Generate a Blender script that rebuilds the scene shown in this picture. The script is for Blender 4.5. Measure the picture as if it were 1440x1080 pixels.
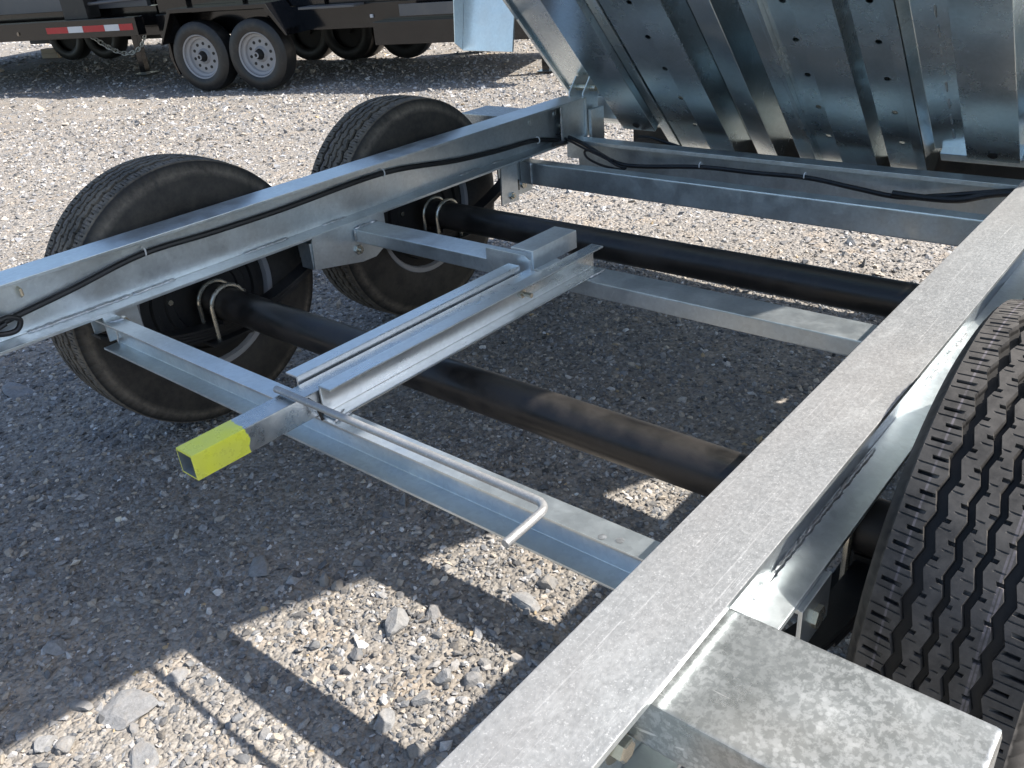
import bpy, bmesh, math, random
import numpy as np
from mathutils import Vector, Matrix
R = math.radians
rng = np.random.default_rng(7)
random.seed(7)
scene = bpy.context.scene
for o in list(bpy.data.objects): bpy.data.objects.remove(o)
COL = scene.collection

# ------------------------------------------------------------------ camera
F_PX = 1204.1
CAM = Vector((1.2038, -0.742, 1.2559))
yaw, pitch, roll = 0.7397, 0.4916, -0.088
fwd = Vector((-math.sin(yaw)*math.cos(pitch), math.cos(yaw)*math.cos(pitch), -math.sin(pitch)))
r0 = Vector((math.cos(yaw), math.sin(yaw), 0)); u0 = r0.cross(fwd)
cr = r0*math.cos(roll) + u0*math.sin(roll); cu = -r0*math.sin(roll) + u0*math.cos(roll)
cd = bpy.data.cameras.new('camera'); cam = bpy.data.objects.new('camera', cd); COL.objects.link(cam)
cd.sensor_width = 36; cd.lens = F_PX/1440*36; cd.clip_start = 0.02; cd.clip_end = 400
m = Matrix((cr, cu, -fwd)).transposed().to_4x4(); m.translation = CAM; cam.matrix_world = m
scene.camera = cam
# ------------------------------------------------------------------ sky, sun, exposure
SUN = Vector((0.70, 0.557, 1.0)).normalized()          # towards the sun
elev = math.asin(SUN.z); azim = math.atan2(SUN.x, SUN.y)
w = bpy.data.worlds.new('World'); scene.world = w; w.use_nodes = True
nt = w.node_tree; bgn = nt.nodes['Background']
sky = nt.nodes.new('ShaderNodeTexSky'); sky.sky_type = 'NISHITA'; sky.sun_disc = False
sky.ozone_density = 1.0; sky.dust_density = 1.4; sky.sun_elevation = elev; sky.sun_rotation = azim
nt.links.new(sky.outputs[0], bgn.inputs[0]); bgn.inputs[1].default_value = 0.13
sl = bpy.data.lights.new('sun', 'SUN'); sl.energy = 5.0; sl.angle = R(0.53); sl.color = (1.0, 0.94, 0.86)
so = bpy.data.objects.new('sun', sl); COL.objects.link(so)
so.rotation_euler = SUN.to_track_quat('Z', 'Y').to_euler(); so.location = (3, 3, 6)
scene.view_settings.view_transform = 'Standard'; scene.view_settings.look = 'None'
scene.view_settings.exposure = 0.87; scene.view_settings.gamma = 1.0

def ray(px, py):
    return fwd + cr*((px-720)/F_PX) - cu*((py-540)/F_PX)
def at(px, py, ax, v):                                   # pixel -> point on an axis plane
    d = ray(px, py); t = (v-CAM[ax])/d[ax]; return CAM + d*t

# ------------------------------------------------------------------ materials
def newmat(name):
    mt = bpy.data.materials.new(name); mt.use_nodes = True
    n = mt.node_tree.nodes; l = mt.node_tree.links
    return mt, n, l, n['Principled BSDF']
def tex(n, l, kind, scale, coord='Object', sc=(1, 1, 1), **kw):
    tc = n.new('ShaderNodeTexCoord'); mp = n.new('ShaderNodeMapping'); mp.inputs['Scale'].default_value = sc
    l.new(n.new('ShaderNodeNewGeometry').outputs['Position'] if coord == 'World' else tc.outputs[coord], mp.inputs[0])
    t = n.new('ShaderNodeTexNoise' if kind == 'noise' else 'ShaderNodeTexVoronoi')
    t.inputs['Scale'].default_value = scale
    for k, v in kw.items():
        if k in t.inputs: t.inputs[k].default_value = v
        else: setattr(t, k, v)
    l.new(mp.outputs[0], t.inputs['Vector']); return t
def ramp(n, l, src, stops):
    r = n.new('ShaderNodeValToRGB'); e = r.color_ramp.elements
    while len(e) < len(stops): e.new(0.5)
    for el, (p, c) in zip(e, stops):
        el.position = p; el.color = (c, c, c, 1) if not isinstance(c, tuple) else (*c, 1)
    l.new(src, r.inputs[0]); return r
def mixc(n, l, fac, a, b, mode='MIX'):
    x = n.new('ShaderNodeMix'); x.data_type = 'RGBA'; x.blend_type = mode
    for s, v in ((x.inputs['Factor'], fac), (x.inputs['A'], a), (x.inputs['B'], b)):
        if hasattr(v, 'links') or hasattr(v, 'is_output'): l.new(v, s)
        elif isinstance(v, (int, float)): s.default_value = v
        else: s.default_value = (*v, 1)
    return x.outputs['Result']
def bump(n, l, b, h, dist, strength=1.0, prev=None):
    x = n.new('ShaderNodeBump'); x.inputs['Distance'].default_value = dist; x.inputs['Strength'].default_value = strength
    l.new(h, x.inputs['Height'])
    if prev: l.new(prev, x.inputs['Normal'])
    l.new(x.outputs[0], b.inputs['Normal']); return x.outputs[0]

def galv(name, base=(.56, .58, .60), dark=(.36, .38, .40), rough=(.28, .5), metal=.85, streak=(1, 1, 1), white=.0, scale=18, bmp=.0006, wscale=26, fleck=.45):
    """hot dip zinc: spangle cells, cloudy mottling, run marks and fine scratches"""
    mt, n, l, b = newmat(name)
    cl = tex(n, l, 'noise', scale, sc=streak, Detail=8, Roughness=.65)
    sp = tex(n, l, 'voronoi', 120)
    fine = tex(n, l, 'noise', 260, sc=streak, Detail=3)
    f1 = ramp(n, l, cl.outputs[0], [(.36, 0), (.66, 1)])
    c = mixc(n, l, f1.outputs[0], dark, base)
    spr = n.new('ShaderNodeRGBToBW'); l.new(sp.outputs['Color'], spr.inputs[0])
    spg = ramp(n, l, spr.outputs[0], [(0, .88), (1, 1.0)])
    c = mixc(n, l, 1.0, c, spg.outputs[0], 'MULTIPLY')
    big = tex(n, l, 'noise', 2.6, sc=streak, Detail=3)
    bigr = ramp(n, l, big.outputs[0], [(.35, .82), (.65, 1.0)])
    c = mixc(n, l, 1.0, c, bigr.outputs[0], 'MULTIPLY')
    spk = tex(n, l, 'noise', 95, Detail=4, Roughness=.7)
    spm = ramp(n, l, spk.outputs[0], [(.66, 0), (.74, fleck)])
    c = mixc(n, l, spm.outputs[0], c, (.80, .81, .80))
    rmap = n.new('ShaderNodeMapRange'); rmap.inputs['To Min'].default_value = rough[0]; rmap.inputs['To Max'].default_value = rough[1]
    l.new(f1.outputs[0], rmap.inputs['Value'])
    rs = rmap.outputs[0]
    if white > 0:
        wn = tex(n, l, 'noise', wscale, sc=streak, Detail=9, Roughness=.74, Distortion=.35)
        wr = ramp(n, l, wn.outputs[0], [(.47, 0), (.60, white)])
        c = mixc(n, l, wr.outputs[0], c, (.74, .75, .73))
        mm = n.new('ShaderNodeMath'); mm.operation = 'MULTIPLY_ADD'; l.new(wr.outputs[0], mm.inputs[0]); mm.inputs[1].default_value = .3; l.new(rs, mm.inputs[2]); rs = mm.outputs[0]
        mi = n.new('ShaderNodeMath'); mi.operation = 'MULTIPLY_ADD'; l.new(wr.outputs[0], mi.inputs[0]); mi.inputs[1].default_value = -.6*metal; mi.inputs[2].default_value = metal
        l.new(mi.outputs[0], b.inputs['Metallic'])
    else:
        b.inputs['Metallic'].default_value = metal
    l.new(c, b.inputs['Base Color']); l.new(rs, b.inputs['Roughness'])
    if bmp > 0:
        p = bump(n, l, b, fine.outputs[0], bmp*.4, .6)
        bump(n, l, b, cl.outputs[0], bmp*4, .55, p)
    return mt
M = {}
M['galv'] = galv('galvanised_steel', base=(.84, .90, .915), dark=(.74, .80, .82), rough=(.28, .42), bmp=.0002)
M['galv_rail'] = galv('galvanised_rail', base=(.425, .437, .44), dark=(.365, .377, .38), rough=(.42, .58), metal=.5, streak=(1, .8, 1), scale=210, bmp=.0002)
def layer(mt, src, stops, col):
    n = mt.node_tree.nodes; l = mt.node_tree.links; b = n['Principled BSDF']
    base = b.inputs['Base Color'].links[0].from_socket
    l.new(mixc(n, l, ramp(n, l, src, stops).outputs[0], base, col), b.inputs['Base Color'])
def prod(mt, a, sa, b_, sb):
    n = mt.node_tree.nodes; l = mt.node_tree.links
    mm = n.new('ShaderNodeMath'); mm.operation = 'MULTIPLY'
    l.new(ramp(n, l, a, sa).outputs[0], mm.inputs[0]); l.new(ramp(n, l, b_, sb).outputs[0], mm.inputs[1]); return mm.outputs[0]
def rail_wear(mt):
    n = mt.node_tree.nodes; l = mt.node_tree.links
    # pale flecks, thin drag lines along the rail, faint dried rings, brownish dust haze
    fl = tex(n, l, 'noise', 420, Detail=2, Roughness=.6); layer(mt, fl.outputs[0], [(.60, 0), (.70, .55)], (.74, .75, .74))
    dk = tex(n, l, 'noise', 300, Detail=3, Roughness=.6); layer(mt, dk.outputs[0], [(.30, .35), (.40, 0)], (.24, .25, .25))
    dr = tex(n, l, 'noise', 1, sc=(330, 5, 60), Detail=5, Roughness=.65, Distortion=.15); pt = tex(n, l, 'noise', 9, sc=(1, .5, 1), Detail=3)
    layer(mt, prod(mt, dr.outputs[0], [(.585, 0), (.63, 1)], pt.outputs[0], [(.42, 0), (.58, .32)]), [(0, 0), (1, 1)], (.84, .84, .83))
    hz = tex(n, l, 'noise', 4.5, sc=(1, .35, 1), Detail=4); layer(mt, hz.outputs[0], [(.42, 0), (.66, .4)], (.42, .40, .385))
    bl = tex(n, l, 'noise', 13, sc=(1, .6, 1), Detail=7, Roughness=.65, Distortion=.6); layer(mt, bl.outputs[0], [(.54, 0), (.64, .22)], (.60, .615, .61)); layer(mt, bl.outputs[0], [(.34, .25), (.44, 0)], (.30, .31, .315))
    rg = tex(n, l, 'voronoi', 17); layer(mt, rg.outputs['Distance'], [(.14, 0), (.17, .14), (.19, .14), (.22, 0)], (.62, .62, .61))
rail_wear(M['galv_rail'])
M['galv_box'] = galv('galvanised_blotched', base=(.44, .46, .455), dark=(.35, .37, .365), rough=(.26, .45), metal=.75, scale=14, bmp=.0002)
def box_wear(mt):
    n = mt.node_tree.nodes; l = mt.node_tree.links
    pt = tex(n, l, 'noise', 11, sc=(1, .7, 1), Detail=4, Roughness=.6, Distortion=.4)
    sp = tex(n, l, 'noise', 120, sc=(1, .8, 1), Detail=9, Roughness=.72, Distortion=.25)
    layer(mt, prod(mt, sp.outputs[0], [(.47, 0), (.55, 1)], pt.outputs[0], [(.34, .08), (.60, .55)]), [(0, 0), (1, 1)], (.68, .695, .69))
    dp = tex(n, l, 'voronoi', 130, Randomness=1.0); d2 = tex(n, l, 'noise', 7, Detail=2)
    layer(mt, prod(mt, dp.outputs['Distance'], [(.26, 1), (.36, 0)], d2.outputs[0], [(.50, 0), (.60, .7)]), [(0, 0), (1, 1)], (.66, .675, .67))
    sc_ = tex(n, l, 'noise', 1, sc=(14, 150, 40), Detail=4, Distortion=1.2); s2 = tex(n, l, 'noise', 12, Detail=2)
    layer(mt, prod(mt, sc_.outputs[0], [(.66, 0), (.69, 1)], s2.outputs[0], [(.48, 0), (.56, .85)]), [(0, 0), (1, 1)], (.82, .82, .80))
    ds = tex(n, l, 'noise', 5, Detail=5); layer(mt, ds.outputs[0], [(.55, 0), (.75, .35)], (.42, .39, .34))
box_wear(M['galv_box'])
M['galv_bed'] = galv('galvanised_sheet', base=(.84, .91, .93), dark=(.74, .83, .86), rough=(.22, .30), metal=.97, scale=5, bmp=0, fleck=0)
M['galv_bright'] = galv('galvanised_bright', base=(.90, .95, .96), dark=(.84, .89, .90), rough=(.24, .36), metal=.9, streak=(1, .3, 1), bmp=.00012)
M['weld'] = galv('weld_zinc', base=(.74, .76, .77), dark=(.5, .52, .53), rough=(.3, .5), scale=60)
M['zinc'] = galv('zinc_plate', base=(.72, .68, .56), dark=(.60, .57, .48), rough=(.18, .3), scale=12, bmp=.00005)

def paint_mat(name, col, rough, dust=(.30, .25, .20), amt=.5, spec=.5, lo=.5, hi=.7, scale=9, coat=0.0):
    mt, n, l, b = newmat(name)
    d = tex(n, l, 'noise', scale, Detail=7, Roughness=.65)
    dr = ramp(n, l, d.outputs[0], [(lo, 0), (hi, amt)])
    c = mixc(n, l, dr.outputs[0], col, dust)
    l.new(c, b.inputs['Base Color'])
    rm = n.new('ShaderNodeMapRange'); rm.inputs['To Min'].default_value = rough; rm.inputs['To Max'].default_value = min(rough+.4, .9)
    l.new(dr.outputs[0], rm.inputs['Value']); l.new(rm.outputs[0], b.inputs['Roughness'])
    b.inputs['Specular IOR Level'].default_value = spec; b.inputs['Coat Weight'].default_value = coat
    f = tex(n, l, 'noise', 180, Detail=2); bump(n, l, b, f.outputs[0], .0004, .5)
    return mt
M['axle'] = paint_mat('axle_black_paint', (.014, .013, .012), .3, dust=(.055, .048, .042), amt=.4, lo=.48, hi=.60, scale=6)
M['black'] = paint_mat('black_iron', (.012, .012, .012), .45, dust=(.10, .085, .07), amt=.35)
M['cable'] = paint_mat('cable_sheath', (.010, .010, .011), .42, dust=(.08, .08, .08), amt=.3)
M['bgblack'] = paint_mat('gloss_black_paint', (.005, .005, .0055), .12, dust=(.03, .026, .023), amt=.25, lo=.5, hi=.8, scale=2.5, coat=.3)
M['bggrey'] = paint_mat('dusty_grey_panel', (.085, .088, .092), .4, amt=.15, scale=3)
M['silver'] = paint_mat('silver_rim_paint', (.30, .30, .305), .42, dust=(.3, .28, .26), amt=.3)
M['dark'] = paint_mat('brake_drum_black', (.010, .010, .010), .6, dust=(.06, .045, .03), amt=.4)
M['red'] = paint_mat('red_reflector', (.36, .014, .02), .3, amt=.05)
M['white'] = paint_mat('white_reflector', (.52, .54, .56), .3, amt=.05)
M['amber'] = paint_mat('amber_plug', (.75, .36, .02), .4, amt=.05)
M['wood'] = paint_mat('wood_block', (.42, .33, .23), .7, amt=.3)
M['clip'] = paint_mat('clear_clip', (.7, .71, .7), .35, amt=.1)
M['rust'] = paint_mat('rusty_bolt', (.33, .14, .06), .6, dust=(.5, .4, .3), amt=.4)

def rubber(name, dust, amt):
    mt, n, l, b = newmat(name)
    d = tex(n, l, 'noise', 11, Detail=8, Roughness=.68)
    d2 = tex(n, l, 'noise', 70, Detail=4, Roughness=.7)
    mm = n.new('ShaderNodeMath'); mm.operation = 'MULTIPLY_ADD'; l.new(d2.outputs[0], mm.inputs[0]); mm.inputs[1].default_value = .45; l.new(d.outputs[0], mm.inputs[2])
    dr = ramp(n, l, mm.outputs[0], [(.50, .08), (.86, amt)])
    # dust only where the radius is large (tread and shoulder)
    tc = n.new('ShaderNodeTexCoord'); sx = n.new('ShaderNodeSeparateXYZ'); l.new(tc.outputs['Object'], sx.inputs[0])
    py = n.new('ShaderNodeMath'); py.operation = 'MULTIPLY'; l.new(sx.outputs[1], py.inputs[0]); l.new(sx.outputs[1], py.inputs[1])
    pz = n.new('ShaderNodeMath'); pz.operation = 'MULTIPLY_ADD'; l.new(sx.outputs[2], pz.inputs[0]); l.new(sx.outputs[2], pz.inputs[1]); l.new(py.outputs[0], pz.inputs[2])
    rr = n.new('ShaderNodeMath'); rr.operation = 'SQRT'; l.new(pz.outputs[0], rr.inputs[0])
    rk = n.new('ShaderNodeMath'); rk.operation = 'MULTIPLY_ADD'; l.new(rr.outputs[0], rk.inputs[0]); rk.inputs[1].default_value = 16; rk.inputs[2].default_value = -.33*16
    K = lambda r_: (r_-.33)*16
    rmask = ramp(n, l, rk.outputs[0], [(K(.335), .25), (K(.352), 1), (K(.3760), .0), (K(.3785), 1)])
    fm = n.new('ShaderNodeMath'); fm.operation = 'MULTIPLY'; l.new(dr.outputs[0], fm.inputs[0]); l.new(rmask.outputs[0], fm.inputs[1])
    c = mixc(n, l, fm.outputs[0], (.019, .0185, .018), dust)
    # thin factory paint lines on the tread
    for x0 in (.0325, .0365, -.064):
        sb = n.new('ShaderNodeMath'); sb.operation = 'SUBTRACT'; l.new(sx.outputs[0], sb.inputs[0]); sb.inputs[1].default_value = x0
        ab = n.new('ShaderNodeMath'); ab.operation = 'ABSOLUTE'; l.new(sb.outputs[0], ab.inputs[0])
        a2 = n.new('ShaderNodeMath'); a2.operation = 'MULTIPLY'; l.new(ab.outputs[0], a2.inputs[0]); a2.inputs[1].default_value = 200
        lr = ramp(n, l, a2.outputs[0], [(.0009*200, .7), (.0016*200, 0)])
        top = ramp(n, l, rk.outputs[0], [(K(.3785), 0), (K(.380), 1)])
        mu = n.new('ShaderNodeMath'); mu.operation = 'MULTIPLY'; l.new(lr.outputs[0], mu.inputs[0]); l.new(top.outputs[0], mu.inputs[1])
        mv = n.new('ShaderNodeMath'); mv.operation = 'MULTIPLY'; l.new(mu.outputs[0], mv.inputs[0]); l.new(ramp(n, l, d2.outputs[0], [(.3, .1), (.6, 1)]).outputs[0], mv.inputs[1])
        c = mixc(n, l, mv.outputs[0], c, (.20, .18, .195))
    l.new(c, b.inputs['Base Color']); 
    rm = n.new('ShaderNodeMapRange'); rm.inputs['To Min'].default_value = .6; rm.inputs['To Max'].default_value = .9; b.inputs['Specular IOR Level'].default_value = .3
    l.new(fm.outputs[0], rm.inputs['Value']); l.new(rm.outputs[0], b.inputs['Roughness'])
    bump(n, l, b, d2.outputs[0], .0008, .5)
    return mt
M['rubber'] = rubber('tyre_rubber', (.125, .116, .107), .75)
M['rubber_dusty'] = rubber('tyre_rubber_dusty', (.195, .165, .13), .95)

def yellow_tip():
    mt = galv('yellow_painted_tube', base=(.74, .77, .79), dark=(.55, .6, .62), rough=(.2, .4), metal=.9)
    n = mt.node_tree.nodes; l = mt.node_tree.links; b = n['Principled BSDF']
    src = b.inputs['Base Color'].links[0].from_socket
    tc = n.new('ShaderNodeTexCoord'); sx = n.new('ShaderNodeSeparateXYZ'); l.new(tc.outputs['Object'], sx.inputs[0])
    ns = tex(n, l, 'noise', 60, Detail=6, Roughness=.65); 
    a = n.new('ShaderNodeMath'); a.operation = 'MULTIPLY_ADD'; l.new(ns.outputs[0], a.inputs[0]); a.inputs[1].default_value = .026; l.new(sx.outputs[1], a.inputs[2])
    ak = n.new('ShaderNodeMath'); ak.operation = 'MULTIPLY_ADD'; l.new(a.outputs[0], ak.inputs[0]); ak.inputs[1].default_value = 12; ak.inputs[2].default_value = .5
    msk = ramp(n, l, ak.outputs[0], [(.5, 1), (.515, 0)])
    # shift so that the paint edge lies ~95 mm from the tip (object origin is at the edge)
    thin = tex(n, l, 'noise', 14, Detail=5); tr = ramp(n, l, thin.outputs[0], [(.3, .95), (.75, .72)])
    m2 = n.new('ShaderNodeMath'); m2.operation = 'MULTIPLY'; l.new(msk.outputs[0], m2.inputs[0]); l.new(tr.outputs[0], m2.inputs[1])
    l.new(mixc(n, l, m2.outputs[0], src, (.80, .84, .025)), b.inputs['Base Color'])
    iv = n.new('ShaderNodeMath'); iv.operation = 'MULTIPLY_ADD'; l.new(m2.outputs[0], iv.inputs[0]); iv.inputs[1].default_value = -.9; iv.inputs[2].default_value = .9
    l.new(iv.outputs[0], b.inputs['Metallic'])
    return mt
M['yellow'] = yellow_tip()

def stone_mat():
    mt, n, l, b = newmat('crushed_stone')
    a = n.new('ShaderNodeAttribute'); a.attribute_name = 'tint'
    v = tex(n, l, 'noise', 90, 'World', Detail=6, Roughness=.7)
    vr = ramp(n, l, v.outputs[0], [(.3, .70), (.7, 1.2)])
    c = mixc(n, l, 1.0, a.outputs['Color'], vr.outputs[0], 'MULTIPLY')
    du = tex(n, l, 'noise', 24, 'World', Detail=5, Roughness=.6)          # dry tan dust in patches
    c = mixc(n, l, ramp(n, l, du.outputs[0], [(.50, 0), (.68, .5)]).outputs[0], c, (.33, .285, .235))
    l.new(c, b.inputs['Base Color'])
    b.inputs['Roughness'].default_value = .88; b.inputs['Specular IOR Level'].default_value = .22
    m_ = tex(n, l, 'noise', 120, 'World', Detail=5, Roughness=.65); p = bump(n, l, b, m_.outputs[0], .004, .55)
    f = tex(n, l, 'noise', 420, 'World', Detail=3); bump(n, l, b, f.outputs[0], .0008, .6, p)
    return mt
M['stone'] = stone_mat()
def ground_mat():
    mt, n, l, b = newmat('gravel_ground')
    v1 = tex(n, l, 'voronoi', 62); v2 = tex(n, l, 'voronoi', 140); v3 = tex(n, l, 'voronoi', 27)
    big = tex(n, l, 'noise', .9, Detail=5); mid = tex(n, l, 'noise', 6, Detail=6, Roughness=.65)
    bw = n.new('ShaderNodeRGBToBW'); l.new(v1.outputs['Color'], bw.inputs[0])
    bw2 = n.new('ShaderNodeRGBToBW'); l.new(v2.outputs['Color'], bw2.inputs[0])
    c1 = ramp(n, l, bw.outputs[0], [(.1, (.17, .16, .15)), (.5, (.29, .27, .245)), (.9, (.43, .405, .37))])
    c2 = ramp(n, l, bw2.outputs[0], [(.1, (.19, .175, .155)), (.9, (.37, .335, .29))])
    c = mixc(n, l, .45, c1.outputs[0], c2.outputs[0])
    sand = ramp(n, l, mid.outputs[0], [(.5, 0), (.68, .55)])
    c = mixc(n, l, sand.outputs[0], c, (.40, .325, .245))
    bg_ = ramp(n, l, big.outputs[0], [(.35, .86), (.7, 1.06)])
    c = mixc(n, l, 1.0, c, bg_.outputs[0], 'MULTIPLY')
    l.new(c, b.inputs['Base Color']); b.inputs['Roughness'].default_value = .92; b.inputs['Specular IOR Level'].default_value = .2
    p = bump(n, l, b, v3.outputs['Distance'], -.012, .5)
    p = bump(n, l, b, v1.outputs['Distance'], -.010, .9, p)
    bump(n, l, b, v2.outputs['Distance'], -.004, .7, p)
    return mt
M['ground'] = ground_mat()

# ------------------------------------------------------------------ mesh helpers
def mesh_obj(name, me, mat, parent=None):
    o = bpy.data.objects.new(name, me); COL.objects.link(o)
    if mat and not me.materials: me.materials.append(M[mat] if isinstance(mat, str) else mat)
    if parent: o.parent = parent
    return o
class MB:
    def __init__(s): s.v = []; s.f = []
    def add(s, vs, fs):
        k = len(s.v); s.v += [tuple(p) for p in vs]; s.f += [tuple(i+k for i in f) for f in fs]; return s
    def box(s, x0, x1, y0, y1, z0, z1):
        return s.add([(x, y, z) for x in (x0, x1) for y in (y0, y1) for z in (z0, z1)],
                     [(0, 1, 3, 2), (4, 6, 7, 5), (0, 4, 5, 1), (2, 3, 7, 6), (0, 2, 6, 4), (1, 5, 7, 3)])
    def ext(s, prof, axis, a, b):
        """closed 2-D outline extruded along an axis. outline axes: x->(y,z) y->(x,z) z->(x,y)"""
        n = len(prof)
        def P(p, t): return {'x': (t, p[0], p[1]), 'y': (p[0], t, p[1]), 'z': (p[0], p[1], t)}[axis]
        vs = [P(p, a) for p in prof] + [P(p, b) for p in prof]
        fs = [tuple(range(n)), tuple(range(2*n-1, n-1, -1))] + [(i, (i+1) % n, n+(i+1) % n, n+i) for i in range(n)]
        return s.add(vs, fs)
    def tube(s, path, r, seg=10, cap=True):
        path = [Vector(p) for p in path]; n = len(path); up = Vector((.13, .21, .97)); vs = []; fs = []
        rr = r if hasattr(r, '__len__') else [r]*n
        prev = None
        for i, p in enumerate(path):
            d = (path[min(i+1, n-1)]-path[max(i-1, 0)]).normalized()
            if prev is None:
                x = d.cross(up)
                if x.length < .05: x = d.cross(Vector((1, 0, 0)))
            else: x = prev - d*prev.dot(d)
            x.normalize(); prev = x; y = d.cross(x)
            for k in range(seg):
                a = 2*math.pi*k/seg; vs.append(p+(x*math.cos(a)+y*math.sin(a))*rr[i])
        for i in range(n-1):
            for k in range(seg):
                fs.append((i*seg+k, i*seg+(k+1) % seg, (i+1)*seg+(k+1) % seg, (i+1)*seg+k))
        if cap: fs += [tuple(range(seg-1, -1, -1)), tuple(range((n-1)*seg, n*seg))]
        return s.add(vs, fs)
    def lathe(s, prof, seg=48, c=(0, 0, 0), closed=False):
        """outline of (x, radius) turned about the X axis through c"""
        n = len(prof); vs = []; fs = []
        for k in range(seg):
            a = 2*math.pi*k/seg
            for x, r_ in prof: vs.append((c[0]+x, c[1]+r_*math.cos(a), c[2]+r_*math.sin(a)))
        for k in range(seg):
            k2 = (k+1) % seg
            for i in range(n if closed else n-1):
                j = (i+1) % n
                fs.append((k*n+i, k*n+j, k2*n+j, k2*n+i))
        return s.add(vs, fs)
    def build(s, name, mat, parent=None, bevel=0, smooth=False, angle=35, loc=None):
        me = bpy.data.meshes.new(name); bm = bmesh.new()
        vv = [bm.verts.new(v) for v in s.v]
        for f in s.f:
            try: bm.faces.new([vv[i] for i in f])
            except ValueError: pass
        bmesh.ops.recalc_face_normals(bm, faces=bm.faces)
        if bevel:
            es = [e for e in bm.edges if len(e.link_faces) == 2 and e.calc_face_angle(0) > R(40)]
            bmesh.ops.bevel(bm, geom=es, offset=bevel, segments=2, affect='EDGES', profile=.6, clamp_overlap=True)
        if loc: bmesh.ops.translate(bm, verts=bm.verts, vec=(-loc[0], -loc[1], -loc[2]))
        bm.to_mesh(me); bm.free()
        if smooth or bevel:
            me.shade_smooth(); me.set_sharp_from_angle(angle=R(angle if smooth else 40))
        o = mesh_obj(name, me, mat, parent)
        if loc: o.location = loc
        if bevel and not smooth:
            wn = o.modifiers.new('weighted', 'WEIGHTED_NORMAL'); wn.mode = 'FACE_AREA'; wn.weight = 100; wn.keep_sharp = True
        return o
def empty(name, loc=(0, 0, 0)):
    o = bpy.data.objects.new(name, None); COL.objects.link(o); o.location = loc; o.empty_display_size = .1; return o
def tag(o, label, cat, group=None):
    o['label'] = label; o['category'] = cat
    if group: o['group'] = group
def smooth_path(pts, n=8):
    """Catmull-Rom through the points"""
    P = [Vector(p) for p in pts]; P = [P[0]*2-P[1]] + P + [P[-1]*2-P[-2]]; out = []
    for i in range(1, len(P)-2):
        for k in range(n):
            t = k/n; a, b, c, d = P[i-1:i+3]
            out.append(.5*((2*b)+(c-a)*t+(2*a-5*b+4*c-d)*t*t+(3*b-a-3*c+d)*t**3))
    out.append(P[-2]); return out
def beads(par, segs, r):
    for a, b in segs:
        mb = MB(); bead(mb, a, b, r); mb.build('weld_bead', 'weld', par, smooth=True, angle=60)
def bead(mb, a, b, r=.004, step=.006):
    """weld bead from a to b with overlapping ripples"""
    a, b = Vector(a), Vector(b); n = max(3, int((b-a).length/step))
    path = []; rad = []
    for i in range(n+1):
        path.append(a.lerp(b, i/n)+Vector((random.uniform(-1, 1), random.uniform(-1, 1), random.uniform(-1, 1)))*r*.25)
        rad.append(r*(random.uniform(.75, 1.25) if 0 < i < n else .45))
    mb.tube(path, rad, 6)

# ------------------------------------------------------------------ setting: ground and gravel
def ground_h(x, y):
    return .010*np.sin(x*1.7+.4)*np.cos(y*1.3) + .006*np.sin(x*4.1+y*2.7)
gx = np.concatenate([np.linspace(-150, -14, 12), np.linspace(-12, 6, 91), np.linspace(8, 150, 12)])
gy = np.concatenate([np.linspace(-150, -5, 12), np.linspace(-4, 14, 91), np.linspace(16, 150, 12)])
GX, GY = np.meshgrid(gx, gy); fade = np.clip(1-(np.hypot(GX+3, GY-4)-9)/4, 0, 1)
GZ = (ground_h(GX, GY)-.012)*fade
nxg, nyg = len(gx), len(gy)
idx = np.arange(nxg*nyg).reshape(nyg, nxg)
me = bpy.data.meshes.new('ground')
me.from_pydata(np.stack([GX, GY, GZ], -1).reshape(-1, 3).tolist(), [],
               np.stack([idx[:-1, :-1], idx[:-1, 1:], idx[1:, 1:], idx[1:, :-1]], -1).reshape(-1, 4).tolist())
me.shade_smooth()
ground = mesh_obj('ground', me, 'ground'); ground['kind'] = 'structure'

ICO_V = []
t_ = (1+5**.5)/2
ICO_V = np.array([(-1, t_, 0), (1, t_, 0), (-1, -t_, 0), (1, -t_, 0), (0, -1, t_), (0, 1, t_), (0, -1, -t_), (0, 1, -t_), (t_, 0, -1), (t_, 0, 1), (-t_, 0, -1), (-t_, 0, 1)])/math.sqrt(1+t_*t_)
ICO_F = np.array([(0, 11, 5), (0, 5, 1), (0, 1, 7), (0, 7, 10), (0, 10, 11), (1, 5, 9), (5, 11, 4), (11, 10, 2), (10, 7, 6), (7, 1, 8), (3, 9, 4), (3, 4, 2), (3, 2, 6), (3, 6, 8), (3, 8, 9), (4, 9, 5), (2, 4, 11), (6, 2, 10), (8, 6, 7), (9, 8, 1)])
OCT_V = np.array([(1, 0, 0), (-1, 0, 0), (0, 1, 0), (0, -1, 0), (0, 0, 1), (0, 0, -1)], float)
OCT_F = np.array([(0, 2, 4), (2, 1, 4), (1, 3, 4), (3, 0, 4), (2, 0, 5), (1, 2, 5), (3, 1, 5), (0, 3, 5)])
def tints(n):
    g = rng.normal(0, 1, n)
    base = np.array([.262, .256, .250])[None]*np.exp(.42*g)[:, None]
    tan = rng.random(n) < .22
    base[tan] = np.array([.40, .355, .30])*np.exp(.2*g[tan])[:, None]
    blue = rng.random(n) < .22
    base[blue] = np.array([.195, .20, .208])*np.exp(.25*g[blue])[:, None]
    org = rng.random(n) < .006
    base[org] = np.array([.48, .37, .23])
    return np.clip(base, .05, .72)
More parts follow.
